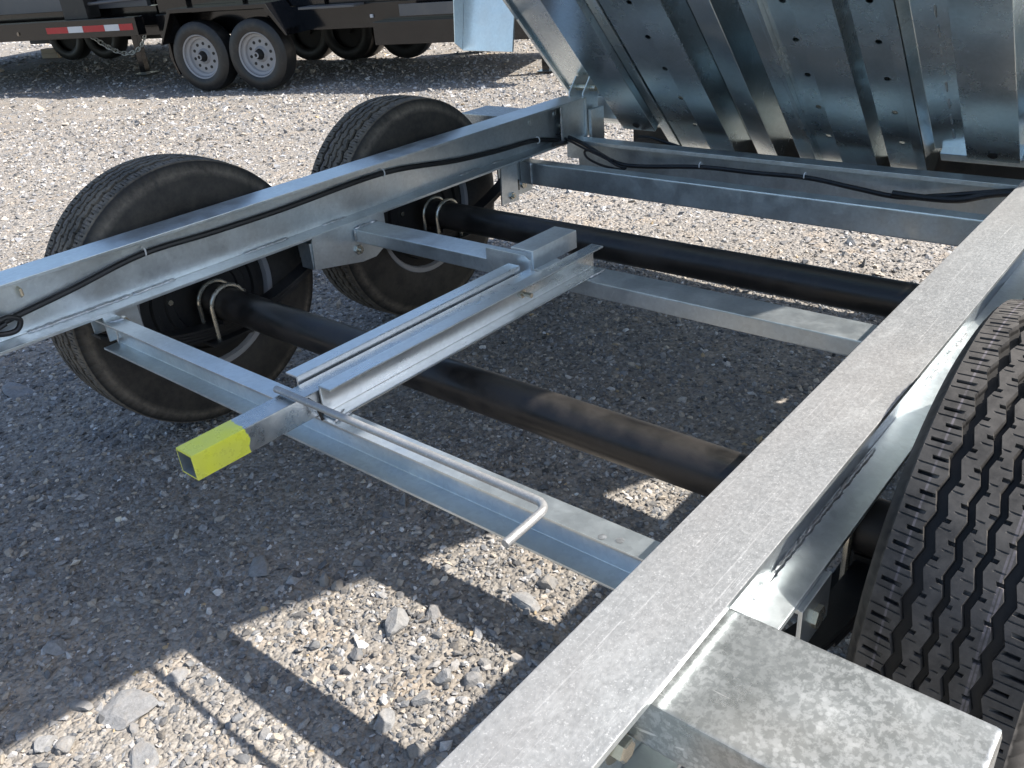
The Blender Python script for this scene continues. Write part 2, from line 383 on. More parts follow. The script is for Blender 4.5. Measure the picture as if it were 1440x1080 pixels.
def rand_rot(n, tilt=.5):
    a = rng.uniform(0, 2*np.pi, n); b = rng.normal(0, tilt, n); c = rng.normal(0, tilt, n)
    ca, sa, cb, sb, cc, sc = np.cos(a), np.sin(a), np.cos(b), np.sin(b), np.cos(c), np.sin(c)
    Z = np.zeros(n); O = np.ones(n)
    Rz = np.array([[ca, -sa, Z], [sa, ca, Z], [Z, Z, O]]).transpose(2, 0, 1)
    Rx = np.array([[O, Z, Z], [Z, cb, -sb], [Z, sb, cb]]).transpose(2, 0, 1)
    Ry = np.array([[cc, Z, sc], [Z, O, Z], [-sc, Z, cc]]).transpose(2, 0, 1)
    return Rz@Rx@Ry
def scatter(xy, size, V, Fc, name, pale=1.0):
    n = len(xy); nv, nf = len(V), len(Fc)
    sc = size[:, None]*np.stack([rng.uniform(.8, 1.35, n), rng.uniform(.6, 1.05, n), rng.uniform(.35, .70, n)], 1)
    P = V[None]*rng.uniform(.72, 1.22, (n, nv, 1)) + rng.normal(0, .10, (n, nv, 3))
    P = (P*sc[:, None, :])@rand_rot(n).transpose(0, 2, 1)
    z = ground_h(xy[:, 0], xy[:, 1])-.012 + size*rng.uniform(-.15, .25, n)
    P += np.concatenate([xy, z[:, None]], 1)[:, None, :]
    faces = (Fc[None]+np.arange(n)[:, None, None]*nv).reshape(-1, 3)
    me = bpy.data.meshes.new(name)
    me.vertices.add(n*nv); me.vertices.foreach_set('co', P.reshape(-1).astype(np.float32))
    me.loops.add(len(faces)*3); me.loops.foreach_set('vertex_index', faces.reshape(-1).astype(np.int32))
    me.polygons.add(len(faces)); me.polygons.foreach_set('loop_start', np.arange(0, len(faces)*3, 3, dtype=np.int32))
    me.update(calc_edges=True)
    at_ = me.attributes.new('tint', 'FLOAT_COLOR', 'POINT')
    c = np.ones((n, nv, 4), np.float32); c[:, :, :3] = np.clip(tints(n)*pale, 0, .75)[:, None, :]
    at_.data.foreach_set('color', c.reshape(-1))
    me.shade_flat()
    return me
def ring_pts(n, c, r0_, r1_, p):
    u = rng.random(n); r_ = (r0_**p+u*(r1_**p-r0_**p))**(1/p); a = rng.uniform(0, 2*np.pi, n)
    return np.stack([c[0]+r_*np.cos(a), c[1]+r_*np.sin(a)], 1)
def keep(xy):   # keep gravel where this view of the yard can see it (with a margin to the side)
    x, y = xy[:, 0], xy[:, 1]
    return (x < 1.9) & (y > -1.5) & (x > -9) & (y < 7)
cA = (-.15, .1)
xy = np.concatenate([rng.uniform((-2.2, -1.3), (1.5, 2.2), (68000, 2))]); sz = np.clip(rng.lognormal(math.log(.0047), .50, len(xy)), .0024, .0135)
g1 = scatter(xy, sz, ICO_V, ICO_F, 'gravel'); o = mesh_obj('gravel', g1, 'stone'); 
o['kind'] = 'stuff'; o['label'] = 'loose grey and tan crushed stone covering the yard'; o['category'] = 'gravel'
xy = ring_pts(150000, (-.4, .6), .0, 7.0, 1.25); xy = xy[keep(xy)]; dist = np.hypot(xy[:, 0]+.4, xy[:, 1]-.6)
sz = np.clip(rng.lognormal(math.log(.0036), .45, len(xy))*(1+.33*dist), .0025, .026)
g2 = scatter(xy, sz, OCT_V, OCT_F, 'gravel_grit'); o = mesh_obj('gravel_grit', g2, 'stone')
o['kind'] = 'stuff'; o['label'] = 'fine angular stone chips between the larger gravel'; o['category'] = 'gravel'

r_ = rng.uniform(3.0, 24, 105000); a_ = rng.uniform(R(92), R(172), 105000); xy = np.stack([1.2+r_*np.cos(a_), -.7+r_*np.sin(a_)], 1)
sz = np.clip(rng.lognormal(math.log(.0066), .45, len(xy))*(.6+.13*r_), .006, .06)
g3 = scatter(xy, sz, OCT_V, OCT_F, 'gravel_spread', 1.2); o = mesh_obj('gravel_spread', g3, 'stone')
o['kind'] = 'stuff'; o['label'] = 'sunlit pale gravel stretching to the parked black trailers'; o['category'] = 'gravel'

# larger stones one can pick out: pieces of the ground
def stone_mesh(k):
    bm = bmesh.new(); bmesh.ops.create_icosphere(bm, subdivisions=3, radius=1)
    rs = random.Random(k); planes = []
    for _ in range(11):
        d = Vector((rs.gauss(0, 1), rs.gauss(0, 1), rs.gauss(0, 1))).normalized(); planes.append((d, rs.uniform(.5, .85)))
    for v in bm.verts:
        for d, h in planes:
            e = v.co.dot(d)-h
            if e > 0: v.co -= d*e
        v.co *= rs.uniform(.97, 1.03)
    me = bpy.data.meshes.new('stone'); bm.to_mesh(me); bm.free()
    c = np.clip(tints(1)[0], .13, .27); a = me.attributes.new('tint', 'FLOAT_COLOR', 'POINT')
    a.data.foreach_set('color', np.tile(np.array([*c, 1], np.float32), len(me.vertices)))
    me.shade_flat(); me.materials.append(M['stone']); return me
STONES = [stone_mesh(k) for k in range(14)]
def put_stone(x, y, s, k=None, flat=.6, rz=None, sx=1.0, lift=.12):
    o = bpy.data.objects.new('stone', STONES[k if k is not None else random.randrange(14)]); COL.objects.link(o)
    o.parent = ground; o.location = (x, y, float(ground_h(np.array(x), np.array(y)))-.012+s*flat*lift*2)
    o.rotation_euler = (random.uniform(-.25, .25), random.uniform(-.25, .25), rz if rz is not None else random.uniform(0, 6.28))
    o.scale = (s*sx, s, s*flat); return o
for px, py, s, fl, sx in [(558, 880, .036, .9, .75), (170, 990, .052, .2, 1.5), (195, 1068, .036, .28, 1.4), (540, 1018, .024, .8, 1.2),
                          (455, 815, .017, 1.3, .7), (474, 822, .016, 1.2, .8), (585, 1058, .018, .9, 1), (60, 1040, .020, .8, 1.2),
                          (90, 1042, .021, .8, 1), (112, 985, .020, .5, 1.6), (245, 945, .022, .5, 1.2), (610, 860, .022, .5, 1.2),
                          (75, 905, .026, .5, 1.2), (200, 545, .05, .35, 1.7), (25, 545, .045, .4, 1.6), (740, 850, .026, .45, 1.6),
                          (770, 820, .026, .6, 1.0), (625, 955, .022, .8, 1), (595, 985, .022, .7, 1.1), (665, 960, .018, .9, 1.1),
                          (490, 940, .014, .9, 1.2), (500, 920, .015, .8, 1.3), (440, 905, .014, .8, 1), (505, 785, .020, .6, 1.3), (365, 790, .032, .3, 1.6)]:
    p = at(px, py, 2, .0); put_stone(p.x, p.y, s, flat=fl, sx=sx)
for _ in range(150):
    a = random.uniform(0, 6.28); r_ = 2.1*random.random()**.7
    put_stone(-.1+r_*math.cos(a), .1+r_*math.sin(a)*.9, random.uniform(.008, .014), flat=random.uniform(.35, .7), lift=.05)

# ------------------------------------------------------------------ the galvanised dump trailer
trailer = empty('dump_trailer', (0, 0, 0))
tag(trailer, 'galvanised steel tandem axle dump trailer with its bed tipped up', 'trailer')
S, W, ZT, ZB = .8673, .0522, .6489, .4981     # rail centre, half flange, rail top, rail bottom
Y0, Y1 = -1.7, 2.03
def rail(sgn):
    c = sgn*S; tf, tw = .0085, .0035
    prof = [(c-W, ZT), (c+W, ZT), (c+W, ZT-tf), (c+tw, ZT-tf-.004), (c+tw, ZB+tf+.004), (c+W, ZB+tf), (c+W, ZB), (c-W, ZB), (c-W, ZB+tf), (c-tw, ZB+tf+.004), (c-tw, ZT-tf-.004), (c-W, ZT-tf)]
    return MB().ext(prof, 'y', Y0, Y1).build('frame_rail', 'galv', trailer, bevel=.0018)
railL, railR = rail(-1), rail(1)
railR.data.materials.append(M['galv_rail'])
for f_ in railR.data.polygons:
    if f_.normal.z > .5 and f_.center.z > ZT-.003: f_.material_index = 1
# weld beads along the rails
xw = -S+.008
for a, b in ((-.46, -.33), (-.12, .14), (.14, .26), (.47, .62), (.75, .84), (1.35, 1.45), (1.52, 1.58)):
    beads(railL, [((xw, a, ZB+.0125), (xw, b, ZB+.0125))], .0038)
for a, b in ((.02, .42), (.66, .9)): beads(railR, [((S+.008, a, ZB+.0125), (S+.008, b, ZB+.0125))], .0035)
for sgn, par in ((-1, railL), (1, railR)):      # rail end: closing plate, stiffener, hinge lug
    x0, x1 = (-S-W+.004, -S+W-.001) if sgn < 0 else (S-W+.001, S+W-.004)
    MB().box(x0, x1, Y1+.001, Y1+.009, ZB-.09, ZT-.003).build('end_plate', 'galv', par, bevel=.0012)
    xs = -S+W-.012 if sgn < 0 else S-W+.012
    mb = MB(); bead(mb, (xs-sgn*.002-.0, 1.885, ZB+.012), (xs-sgn*.002, 1.885, ZT-.012), .003)
    MB().box(xs-.004, xs+.004, 1.89, Y1, ZB+.0095, ZT-.0095).build('stiffener_plate', 'galv', par, bevel=.001)
    mb.build('weld_bead', 'weld', par, smooth=True, angle=60)
# round tabs and bolt on the inside of the left rail, near the hinge
for px, py_ in ((746, 172), (781, 160)):
    p = at(px, py_, 0, -S+.0045)
    mb = MB().lathe([(0, 0), (.003, 0), (.003, .013), (0, .013)], 20, p)
    mb.box(p.x+.0031, p.x+.0042, p.y-.003, p.y+.003, p.z-.004, p.z+.02)
    mb.build('cable_slot_tab', 'galv_bright', railL, smooth=True)
p = at(787, 177, 0, -S+.005)
MB().lathe([(0, 0), (.012, 0), (.012, .004), (.004, .0045), (.004, .008), (0, .008)], 6, p).build('bolt', 'zinc', railL)
p = at(27, 410, 0, -S+.004)
MB().tube([p+Vector((0, 0, .012)), p+Vector((.012, 0, .008)), p+Vector((.012, 0, -.006)), p+Vector((.002, 0, -.014))], [.002, .004, .0045, .001], 8).build('wire_hook', 'zinc', railL, smooth=True)

# cross members
ZC = .482
t4 = .006
def cmember(name, prof, x0, x1, mat='galv', bevel=.0015): return MB().ext(prof, 'x', x0, x1).build(name, mat, trailer, bevel=bevel)
y_ = .0335
c1 = cmember('cross_member', [(y_, ZC), (y_+.046, ZC), (y_+.046, .400), (y_, .400), (y_, .4055), (y_+.0395, .4065), (y_+.0395, ZC-.0065), (y_, ZC-.0055)], -.868, .868)
# plug welds on its top
for px, py_ in ((847, 755), (872, 760)):
    mb = MB(); p = at(px, py_, 2, ZC); vs = [(p.x+.0065*math.cos(a), p.y+.0065*math.sin(a), ZC+.0005) for a in np.linspace(0, 2*math.pi, 14, endpoint=False)]
    mb.add(vs+[(p.x, p.y, ZC+.0007)], [(i, (i+1) % 14, 14) for i in range(14)])
    mb.build('plug_weld', 'weld', c1)
beads(c1, [((-S+W-.01, y_+.002, ZC-.004), (-S+W+.02, y_+.04, ZC+.003)), ((-.845, y_+.03, .41), (-.845, y_+.036, .45))], .0037)
c2 = cmember('cross_member', [(.828, ZC), (.919, ZC), (.919, .441), (.828, .441)], -.868, .868, bevel=.005)
mb = MB(); bead(mb, (-S+W+.002, .828, ZC+.002), (-S+W+.002, .919, ZC+.002), .004); mb.build('weld_bead', 'weld', c2, smooth=True)
c3 = cmember('cross_member', [(1.674, ZC), (1.728, ZC), (1.728, .399), (1.674, .399)], -.868, .868, bevel=.0075)
mb = MB(); bead(mb, (-S+W+.003, 1.672, .40), (-S+W+.003, 1.672, ZC), .0035); mb.build('weld_bead', 'weld', c3, smooth=True)
c4 = cmember('cross_member', [(1.935, .507), (2.0, .507), (2.0, .36), (1.945, .36), (1.945, .366), (1.993, .367), (1.993, .500), (1.9405, .5005), (1.9405, .493), (1.935, .493)], -.83, .83, bevel=.0012)

beads(c1, [((S-W-.002, y_+.004, ZC+.002), (S-W-.002, y_+.042, ZC+.002))], .0038)
beads(c2, [((S-W-.002, .832, ZC+.002), (S-W-.002, .915, ZC+.002)), ((-S+W+.003, .826, .445), (-S+W+.003, .826, .48))], .0038)
# axles with springs
RT = .385
for ya in (.400, 1.287):
    ax = MB().lathe([(-.96, 0), (-.96, .0465), (.96, .0465), (.96, 0)], 40, (0, ya, RT)).build('axle', 'axle', trailer, smooth=True)
    for sgn in (-1, 1):
        xs = sgn*.91
        for dx in (-.032, .032):
            pts = [(xs+dx, ya-.054, .285), (xs+dx, ya-.054, RT)] + [(xs+dx, ya-.054*math.cos(a), RT+.054*math.sin(a)) for a in np.linspace(.15, math.pi-.15, 10)] + [(xs+dx, ya+.054, RT), (xs+dx, ya+.054, .285)]
            MB().tube(pts, .0065, 10).build('u_bolt', 'zinc', ax, smooth=True)
        MB().box(xs-.055, xs+.055, ya-.085, ya+.085, .288, .298).box(xs-.03, xs+.03, ya-.03, ya+.03, .330, .345).build('spring_plate', 'black', ax, bevel=.002)
    for sgn in (-1, 1):     # leaf spring
        xs = sgn*.91; mb = MB()
        for li, (L, zo) in enumerate(((.36, 0), (.30, -.009), (.24, -.018), (.17, -.027))):
            n = 14; top = []; bot = []
            for i in range(n+1):
                s_ = -L+2*L*i/n; z = .333+zo+.095*(s_/.36)**2
                top.append((ya+s_, z)); bot.append((ya+s_, z-.008))
            mb.ext(top+bot[::-1], 'x', xs-.025, xs+.025)
        mb.build('leaf_spring', 'black', trailer, smooth=True)
# spring hangers
for sgn in (-1, 1):
    xs = sgn*.91
    for yh, hw, hl in ((.09, .045, .075), (.845, .135, .125), (1.69, .05, .14)):
        mb = MB(); xs = sgn*(.885 if yh < .5 else .91)
        for dx in (-.042, .036):
            if hw > .1: mb.ext([(yh-hw, ZB-.001), (yh+hw, ZB-.001), (yh+hw, ZB-.07), (yh+hw*.35, ZB-hl), (yh-hw*.35, ZB-hl), (yh-hw, ZB-.09)], 'x', xs+dx, xs+dx+.006)
            else: mb.box(xs+dx, xs+dx+.006, yh-hw, yh+hw, ZB-hl, ZB-.001)
        mb.box(xs-.0365, xs+.0365, yh-hw+.002, yh+hw-.002, ZB-.009, ZB-.0015)
        hg = mb.build('spring_hanger', 'galv', trailer, bevel=.001)
        zz = ZB-hl+.035
        for xx in (xs-.047, xs+.043):
            MB().lathe([(-.006, 0), (-.006, .016), (.006, .016), (.006, 0)], 6, (xx, yh, zz)).build('bolt', 'zinc', hg)
        if hw > .1:
            MB().ext([(yh-.09, .455), (yh, .41), (yh+.09, .455), (yh+.08, .42), (yh, .38), (yh-.08, .42)], 'x', xs-.02, xs+.02).build('equaliser', 'black', hg, bevel=.002)
# bright plates hanging below the left rail: middle hanger face and rear hanger face
p0 = at(443, 340, 0, -.822); p1 = at(545, 358, 0, -.822)
h1 = MB().ext([(.672, ZB-.0012), (.955, ZB-.0012), (.955, .40), (.90, .372), (.845, .372), (.665, .405)], 'x', -.826, -.820).build('hanger_plate', 'galv', trailer, bevel=.001)
MB().ext([(.672, .484), (.672, .405), (.664, .405), (.664, .484)], 'x', -.88, -.8262).build('hanger_flange', 'galv', h1, bevel=.001)
pb = at(505, 351, 0, -.818)
MB().lathe([(0, 0), (.006, 0), (.006, .016), (0, .016)], 6, (-.8195, pb.y, pb.z)).lathe([(.006, .0), (.006, .007), (.016, .0065), (.016, 0)], 12, (-.8195, pb.y, pb.z)).build('bolt', 'zinc', h1, smooth=True)
h2 = MB().ext([(1.515, ZB-.0012), (1.60, ZB-.0012), (1.60, .362), (1.505, .368)], 'x', -.823, -.817).build('hanger_plate', 'galv', trailer, bevel=.001)
MB().lathe([(0, 0), (.006, 0), (.006, .013), (0, .013)], 6, (-.8165, 1.562, .388)).lathe([(.006, 0), (.006, .006), (.014, .006), (.014, 0)], 10, (-.8165, 1.562, .388)).build('bolt', 'zinc', h2)
MB().box(-.85, -.835, 1.605, 1.63, .39, .43).build('rubber_bush', 'black', h2, bevel=.003)

# ---- wheels
def tyre_mesh():
    N = 56
    fr = [0, .09, .10, .20, .21, .34, .35, .385, .395, .5, .59, .60, .70, .71, .84, .85, .885, .895]
    us = [(k+f_)/N for k in range(N) for f_ in fr]; fs_ = fr*N
    Rt = .385
    def crown(x): return Rt-.0045*(abs(x)/.082)**2.2
    cols = []      # (x, radius offset, group, zig amp, tag)
    side = [(.092, .2135), (.100, .225), (.1075, .262), (.1085, .295), (.1055, .325), (.1005, .347), (.0945, .3635), (.0895, .3725)]
    for x, r_ in side: cols.append((-x, r_, 'S', 0, 'sideL'))
    gro = [(-.0440, .0135, .0034), (-.0132, .0092, .0031), (.0132, .0092, -.0031), (.0440, .0135, -.0034)]
    def rib(x0, a0, x1, a1, name):
        w_ = x1-x0
        if name in ('shL', 'shR'):
            ks = [0, .12, .16, .42, .46, .80, .84, 1] if name == 'shL' else [0, .16, .20, .54, .58, .84, .88, 1]
        else: ks = [0, .30, .34, .5, .66, .70, 1]
        for i, k in enumerate(ks):
            cols.append((x0+w_*k, None, name, a0+(a1-a0)*k, (name, i)))
    edges = [(-.0835, 0)]
    for gx_, gw, ga in gro: edges += [(gx_-gw/2, ga), (gx_+gw/2, ga)]
    edges.append((.0835, 0))
    names = ['shL', 'r1', 'r2', 'r3', 'shR']
    for i in range(5):
        (xa, aa), (xb, ab) = edges[2*i], edges[2*i+1]
        rib(xa, aa, xb, ab, names[i])
        if i < 4:
            gx_, gw, ga = gro[i]
            cols.append((gx_-gw/2+.0012, .0112, 'G', ga, 'g')); cols.append((gx_+gw/2-.0012, .0112, 'G', ga, 'g'))
    for x, r_ in side[::-1]: cols.append((x, r_, 'S', 0, 'sideR'))
    # lowered cells: group, column range, fraction range, depth
    low = {'shL': [((2, 4), (.10, .20), .0075), ((4, 6), (.60, .70), .0075), ((1, 7), (.35, .385), .0022), ((1, 7), (.85, .885), .0022)],
           'shR': [((3, 5), (.10, .20), .0075), ((1, 3), (.60, .70), .0075), ((0, 6), (.35, .385), .0022), ((0, 6), (.85, .885), .0022)],
           'r1': [((0, 1), (.10, .20), .0075), ((5, 6), (.60, .70), .0075), ((1, 3), (.35, .385), .002), ((3, 5), (.85, .885), .002)],
           'r2': [((0, 1), (.10, .20), .006), ((5, 6), (.60, .70), .006), ((1, 3), (.85, .885), .002), ((3, 5), (.35, .385), .002)],
           'r3': [((0, 1), (.60, .70), .0075), ((5, 6), (.10, .20), .0075), ((1, 3), (.35, .385), .002), ((3, 5), (.85, .885), .002)]}
    rows = len(us); nc = len(cols); V = np.zeros((rows, nc, 3))
    for ri in range(rows):
        u = us[ri]; f_ = fs_[ri]; zig = (4*abs(f_-.5)-1)
        th = 2*math.pi*u
        for ci, (x, r_, g, amp, tg) in enumerate(cols):
            xx = x+amp*zig; dth = 0
            if g == 'S':
                rad = r_
                if r_ > .36:      # shoulder lugs run over the edge
                    if (.34 <= f_ <= .395) or (.84 <= f_ <= .895): rad -= .0045
            elif g == 'G': rad = crown(xx)-r_
            else:
                rad = crown(xx); 
                for (c0, c1_), (a, b), dp in low[g]:
                    if c0 <= tg[1] <= c1_ and a-1e-6 <= f_ <= b+1e-6: rad -= dp
                dth = .10*(x*(1 if x > 0 else -1))*0.0
            # slots slant a little
            sl_ = .16*xx
            V[ri, ci] = (xx, rad*math.cos(th+sl_), rad*math.sin(th+sl_))
    idx = np.arange(rows*nc).reshape(rows, nc); nx = np.roll(idx, -1, 0)
    fcs = np.stack([idx[:, :-1], idx[:, 1:], nx[:, 1:], nx[:, :-1]], -1).reshape(-1, 4)
    me = bpy.data.meshes.new('tyre'); me.from_pydata(V.reshape(-1, 3).tolist(), [], fcs.tolist())
    bm = bmesh.new(); bm.from_mesh(me); bmesh.ops.recalc_face_normals(bm, faces=bm.faces); bm.to_mesh(me); bm.free()
    me.shade_smooth(); me.set_sharp_from_angle(angle=R(32)); me.materials.append(M['rubber']); return me
TYRE = tyre_mesh()
TYRE_D = TYRE.copy(); TYRE_D.materials[0] = M['rubber_dusty']
def make_wheel(x, y, sgn, dusty, rot):
    """sgn = +1 when the outside of the wheel faces +X"""
    hub = MB().lathe([(-.085, 0), (-.085, .165), (-.07, .172), (-.01, .172), (0, .16), (.02, .09), (.075, .055), (.09, .05), (.09, 0)], 40).build('wheel', 'dark', trailer, smooth=True)
    hub.location = (x, y, RT)
    if sgn < 0: hub.rotation_euler = (0, 0, math.pi)
    ty = mesh_obj('tyre', TYRE_D if dusty else TYRE, None, hub); ty.rotation_euler = (rot, 0, 0)
    MB().lathe([(-.094, .222), (-.097, .216), (-.094, .203), (-.08, .200), (-.05, .188), (.0, .182), (.05, .190), (.08, .200), (.094, .203), (.097, .216), (.094, .222), (.091, .216), (.090, .2005),
                (.078, .196), (.05, .186), (.035, .176), (.03, .12), (.045, .06), (.040, .06), (.025, .12), (.03, .170), (0, .178), (-.05, .184), (-.078, .196), (-.090, .2005), (-.091, .216)], 56, closed=True).build('rim', 'silver', hub, smooth=True)
    MB().lathe([(-.088, .06), (-.088, .10), (-.094, .104), (-.094, .125), (-.088, .13), (-.088, .150), (-.097, .154), (-.097, .168), (-.086, .172), (-.082, .197), (-.078, .197), (-.078, .06)], 40, closed=True).build('backing_plate', 'dark', hub, smooth=True)
    for k in range(6):
        a = 2*math.pi*k/6+.2
        MB().lathe([(-.100, 0), (-.100, .008), (-.0935, .009), (-.0935, 0)], 6, (0, .115*math.cos(a), .115*math.sin(a))).build('plate_bolt', 'zinc', hub)
    for dy in (.0, .030):
        MB().lathe([(-.104, 0), (-.104, .010), (-.092, .012), (-.092, 0)], 12, (0, .125+dy*.3, .075+dy)).build('dust_plug', 'amber', hub)
    return hub
XT = 1.081
make_wheel(-XT, .400, -1, True, .3); make_wheel(-XT, 1.287, -1, True, 1.1)
make_wheel(XT, .400, 1, False, .15); make_wheel(XT, 1.287, 1, False, .7)

# fender brackets (boxed arms) on the rails
for sgn, ya in ((1, -.204), (1, 1.77), (-1, 1.775)):
    x0, x1 = (S+.0112, 1.166) if sgn > 0 else (-1.166, -S-.0112)
    b_ = MB().box(x0, x1, ya-.076, ya+.076, .572, .633).build('bracket_box', 'galv_box', trailer, bevel=.006)
    xr = S+.0045 if sgn > 0 else -S-.0105
    MB().box(xr, xr+.006, ya-.19, ya+.13, ZB+.014, ZT-.014).build('mounting_plate', 'galv', b_, bevel=.0012)
    if sgn > 0 and ya < 0:
        q = at(872, 1050, 0, S+.02); mb = MB().lathe([(0, 0), (.006, .0), (.006, .020), (0, .020)], 24, (S+.0108, q.y, q.z)); mb.lathe([(.006, 0), (.006, .0135), (.018, .0135), (.0195, .011), (.0195, 0)], 6, (S+.0108, q.y, q.z))
        mb.build('bolt', 'zinc', b_)

# ---- bed prop: square tube with yellow end, held in two channels
tube = MB()
a0, a1 = -.048, .002
def ring(y, i): return [(a0+i, y, ZC+.001+i), (a1-i, y, ZC+.001+i), (a1-i, y, ZC+.050-i), (a0+i, y, ZC+.050-i)]
vs = ring(-.215, 0)+ring(.72, 0)+ring(-.215, .004)+ring(.72, .004)
fs = []
for i in range(4):
    j = (i+1) % 4
    fs += [(i, j, 4+j, 4+i), (i, 8+i, 8+j, j), (4+i, 4+j, 12+j, 12+i)]
bore = [(8+i, 12+i, 12+(i+1) % 4, 8+(i+1) % 4) for i in range(4)]
prop = tube.add(vs, fs).build('prop_tube', 'yellow', trailer, bevel=.0022, loc=(0, -.098, 0))
br = MB().add(vs, bore).build('tube_bore', 'galv', prop); br.location = (0, .098, 0)
def cch(xw, d, y0, y1, z0=ZC+.0005, z1=.546):
    t = .005; s_ = d
    prof = [(xw, z1), (xw+s_*.036, z1), (xw+s_*.036, z1-t), (xw+s_*t, z1-t), (xw+s_*t, z0+t), (xw+s_*.038, z0+t), (xw+s_*.038, z0), (xw, z0)]
    return MB().ext(prof, 'y', y0, y1).build('prop_channel', 'galv_bright', trailer, bevel=.0022)
chR = cch(.0075, 1, .045, .905); chL = cch(-.0535, -1, .045, .70)
beads(chR, [((.047, .84, ZC+.004), (.047, .905, ZC+.004)), ((.047, .08, ZC+.002), (.047, .05, ZC+.002))], .003)
pb = at(735, 415, 0, .02)
MB().lathe([(0, 0), (.010, 0), (.010, .011), (0, .011)], 6, (.0128, pb.y, .520)).build('lock_nut', 'zinc', chR)
MB().lathe([(.008, 0), (.008, .0055), (.034, .0055), (.034, 0)], 14, (.0128, pb.y, .520)).build('bolt', 'zinc', chR, smooth=True)
beads(c1, [((-.052, .036, ZC+.003), (-.052, .078, ZC+.003)), ((.048, .04, ZC+.003), (.03, .078, ZC+.004))], .0034)
stop = MB().ext([(-.175, .505), (-.04, .505), (-.036, .52), (-.036, .555), (-.052, .566), (-.175, .566)], 'y', .716, .722).build('stop_plate', 'galv', trailer, bevel=.0015)
MB().ext([(-.098, .578), (-.030, .578), (-.030, .532), (-.036, .532), (-.036, .572), (-.098, .572)], 'y', .7225, .895).build('stop_angle', 'galv', stop, bevel=.0018)
# handle rod
yr, zr = -.002, ZC+.0595
mb = MB(); pts = [(-.055, yr, zr)]+[(x, yr, zr) for x in np.linspace(-.03, .555, 12)]
cx, cy = .557, yr-.022
pts += [(cx+.022*math.sin(a), cy+.022*math.cos(a), zr) for a in np.linspace(.1, math.pi/2, 8)]
pts += [(cx+.0222, cy-.02, zr-.001), (cx+.0225, cy-.075, zr-.003)]
rod = mb.tube(pts, .0066, 14).build('handle_rod', 'galv_rail', trailer, smooth=True)
MB().tube([(.0215, yr+.012, zr-.004), (.0215, yr+.026, zr-.02), (.0215, yr+.034, ZC+.002)], .003, 8).build('rod_pin', 'dark', rod, smooth=True)

# ---- wiring
def cable(pts, r_, name='wiring_cable', par=None): return MB().tube(smooth_path(pts, 6), r_, 9).build(name, 'cable', par or trailer, smooth=True)
xc = -S+.012
lp = [at(px, py, 0, xc) for px, py in ((-60, 487), (0, 455), (100, 407), (200, 357), (300, 326), (400, 293), (540, 243), (640, 226), (700, 212), (755, 197))]
lp.append(at(795, 200, 0, xc+.03)); lp.append(Vector((-.80, 1.80, .52))); 
cb1 = cable(lp, .0085)
for px, py in ((202, 353), (538, 243), (756, 197)):
    mb = MB(); p = at(px, py, 0, xc); mb.tube([(xc+.0098*math.cos(a), p.y, p.z+.0115*math.sin(a)) for a in np.linspace(-2.2, 2.2, 14)], .0022, 8)
    mb.build('cable_clip', 'clip', cb1, smooth=True)
yc = 1.925
rp = [at(px, py, 1, yc) for px, py in ((770, 182), (800, 193), (825, 205), (865, 228), (900, 234), (985, 235), (1060, 243), (1135, 250), (1200, 264), (1265, 277), (1330, 275), (1440, 269), (1560, 282))]
cb2 = cable(rp, .0078)
for px, py in ((985, 233), (1132, 248)):
    mb = MB(); p = at(px, py, 1, yc); mb.tube([(p.x, yc+.0095*math.sin(a), p.z+.012*math.cos(a)) for a in np.linspace(-1.9, 1.9, 14)], .0020, 8)
    mb.build('cable_clip', 'clip', cb2, smooth=True)
cable([at(px, py, 1, yc-.015) for px, py in ((1255, 272), (1300, 278), (1350, 281), (1400, 273), (1500, 268))], .010)
cable([at(px, py, 1, 1.90) for px, py in ((762, 180), (785, 190), (805, 200), (820, 208), (850, 222), (868, 233), (880, 236), (870, 238), (845, 232), (826, 222), (823, 212), (840, 214), (862, 226))], .0045)
cable([at(px, py, 0, xc+.01) for px, py in ((-40, 462), (-5, 452), (12, 446), (28, 450), (24, 464), (5, 470), (-10, 468), (8, 455), (-30, 480))], .0065)
cable([Vector((-.62, 2.10, .50)), Vector((-.55, 2.08, .505)), Vector((-.45, 2.07, .49)), Vector((-.38, 2.08, .47))], .006)

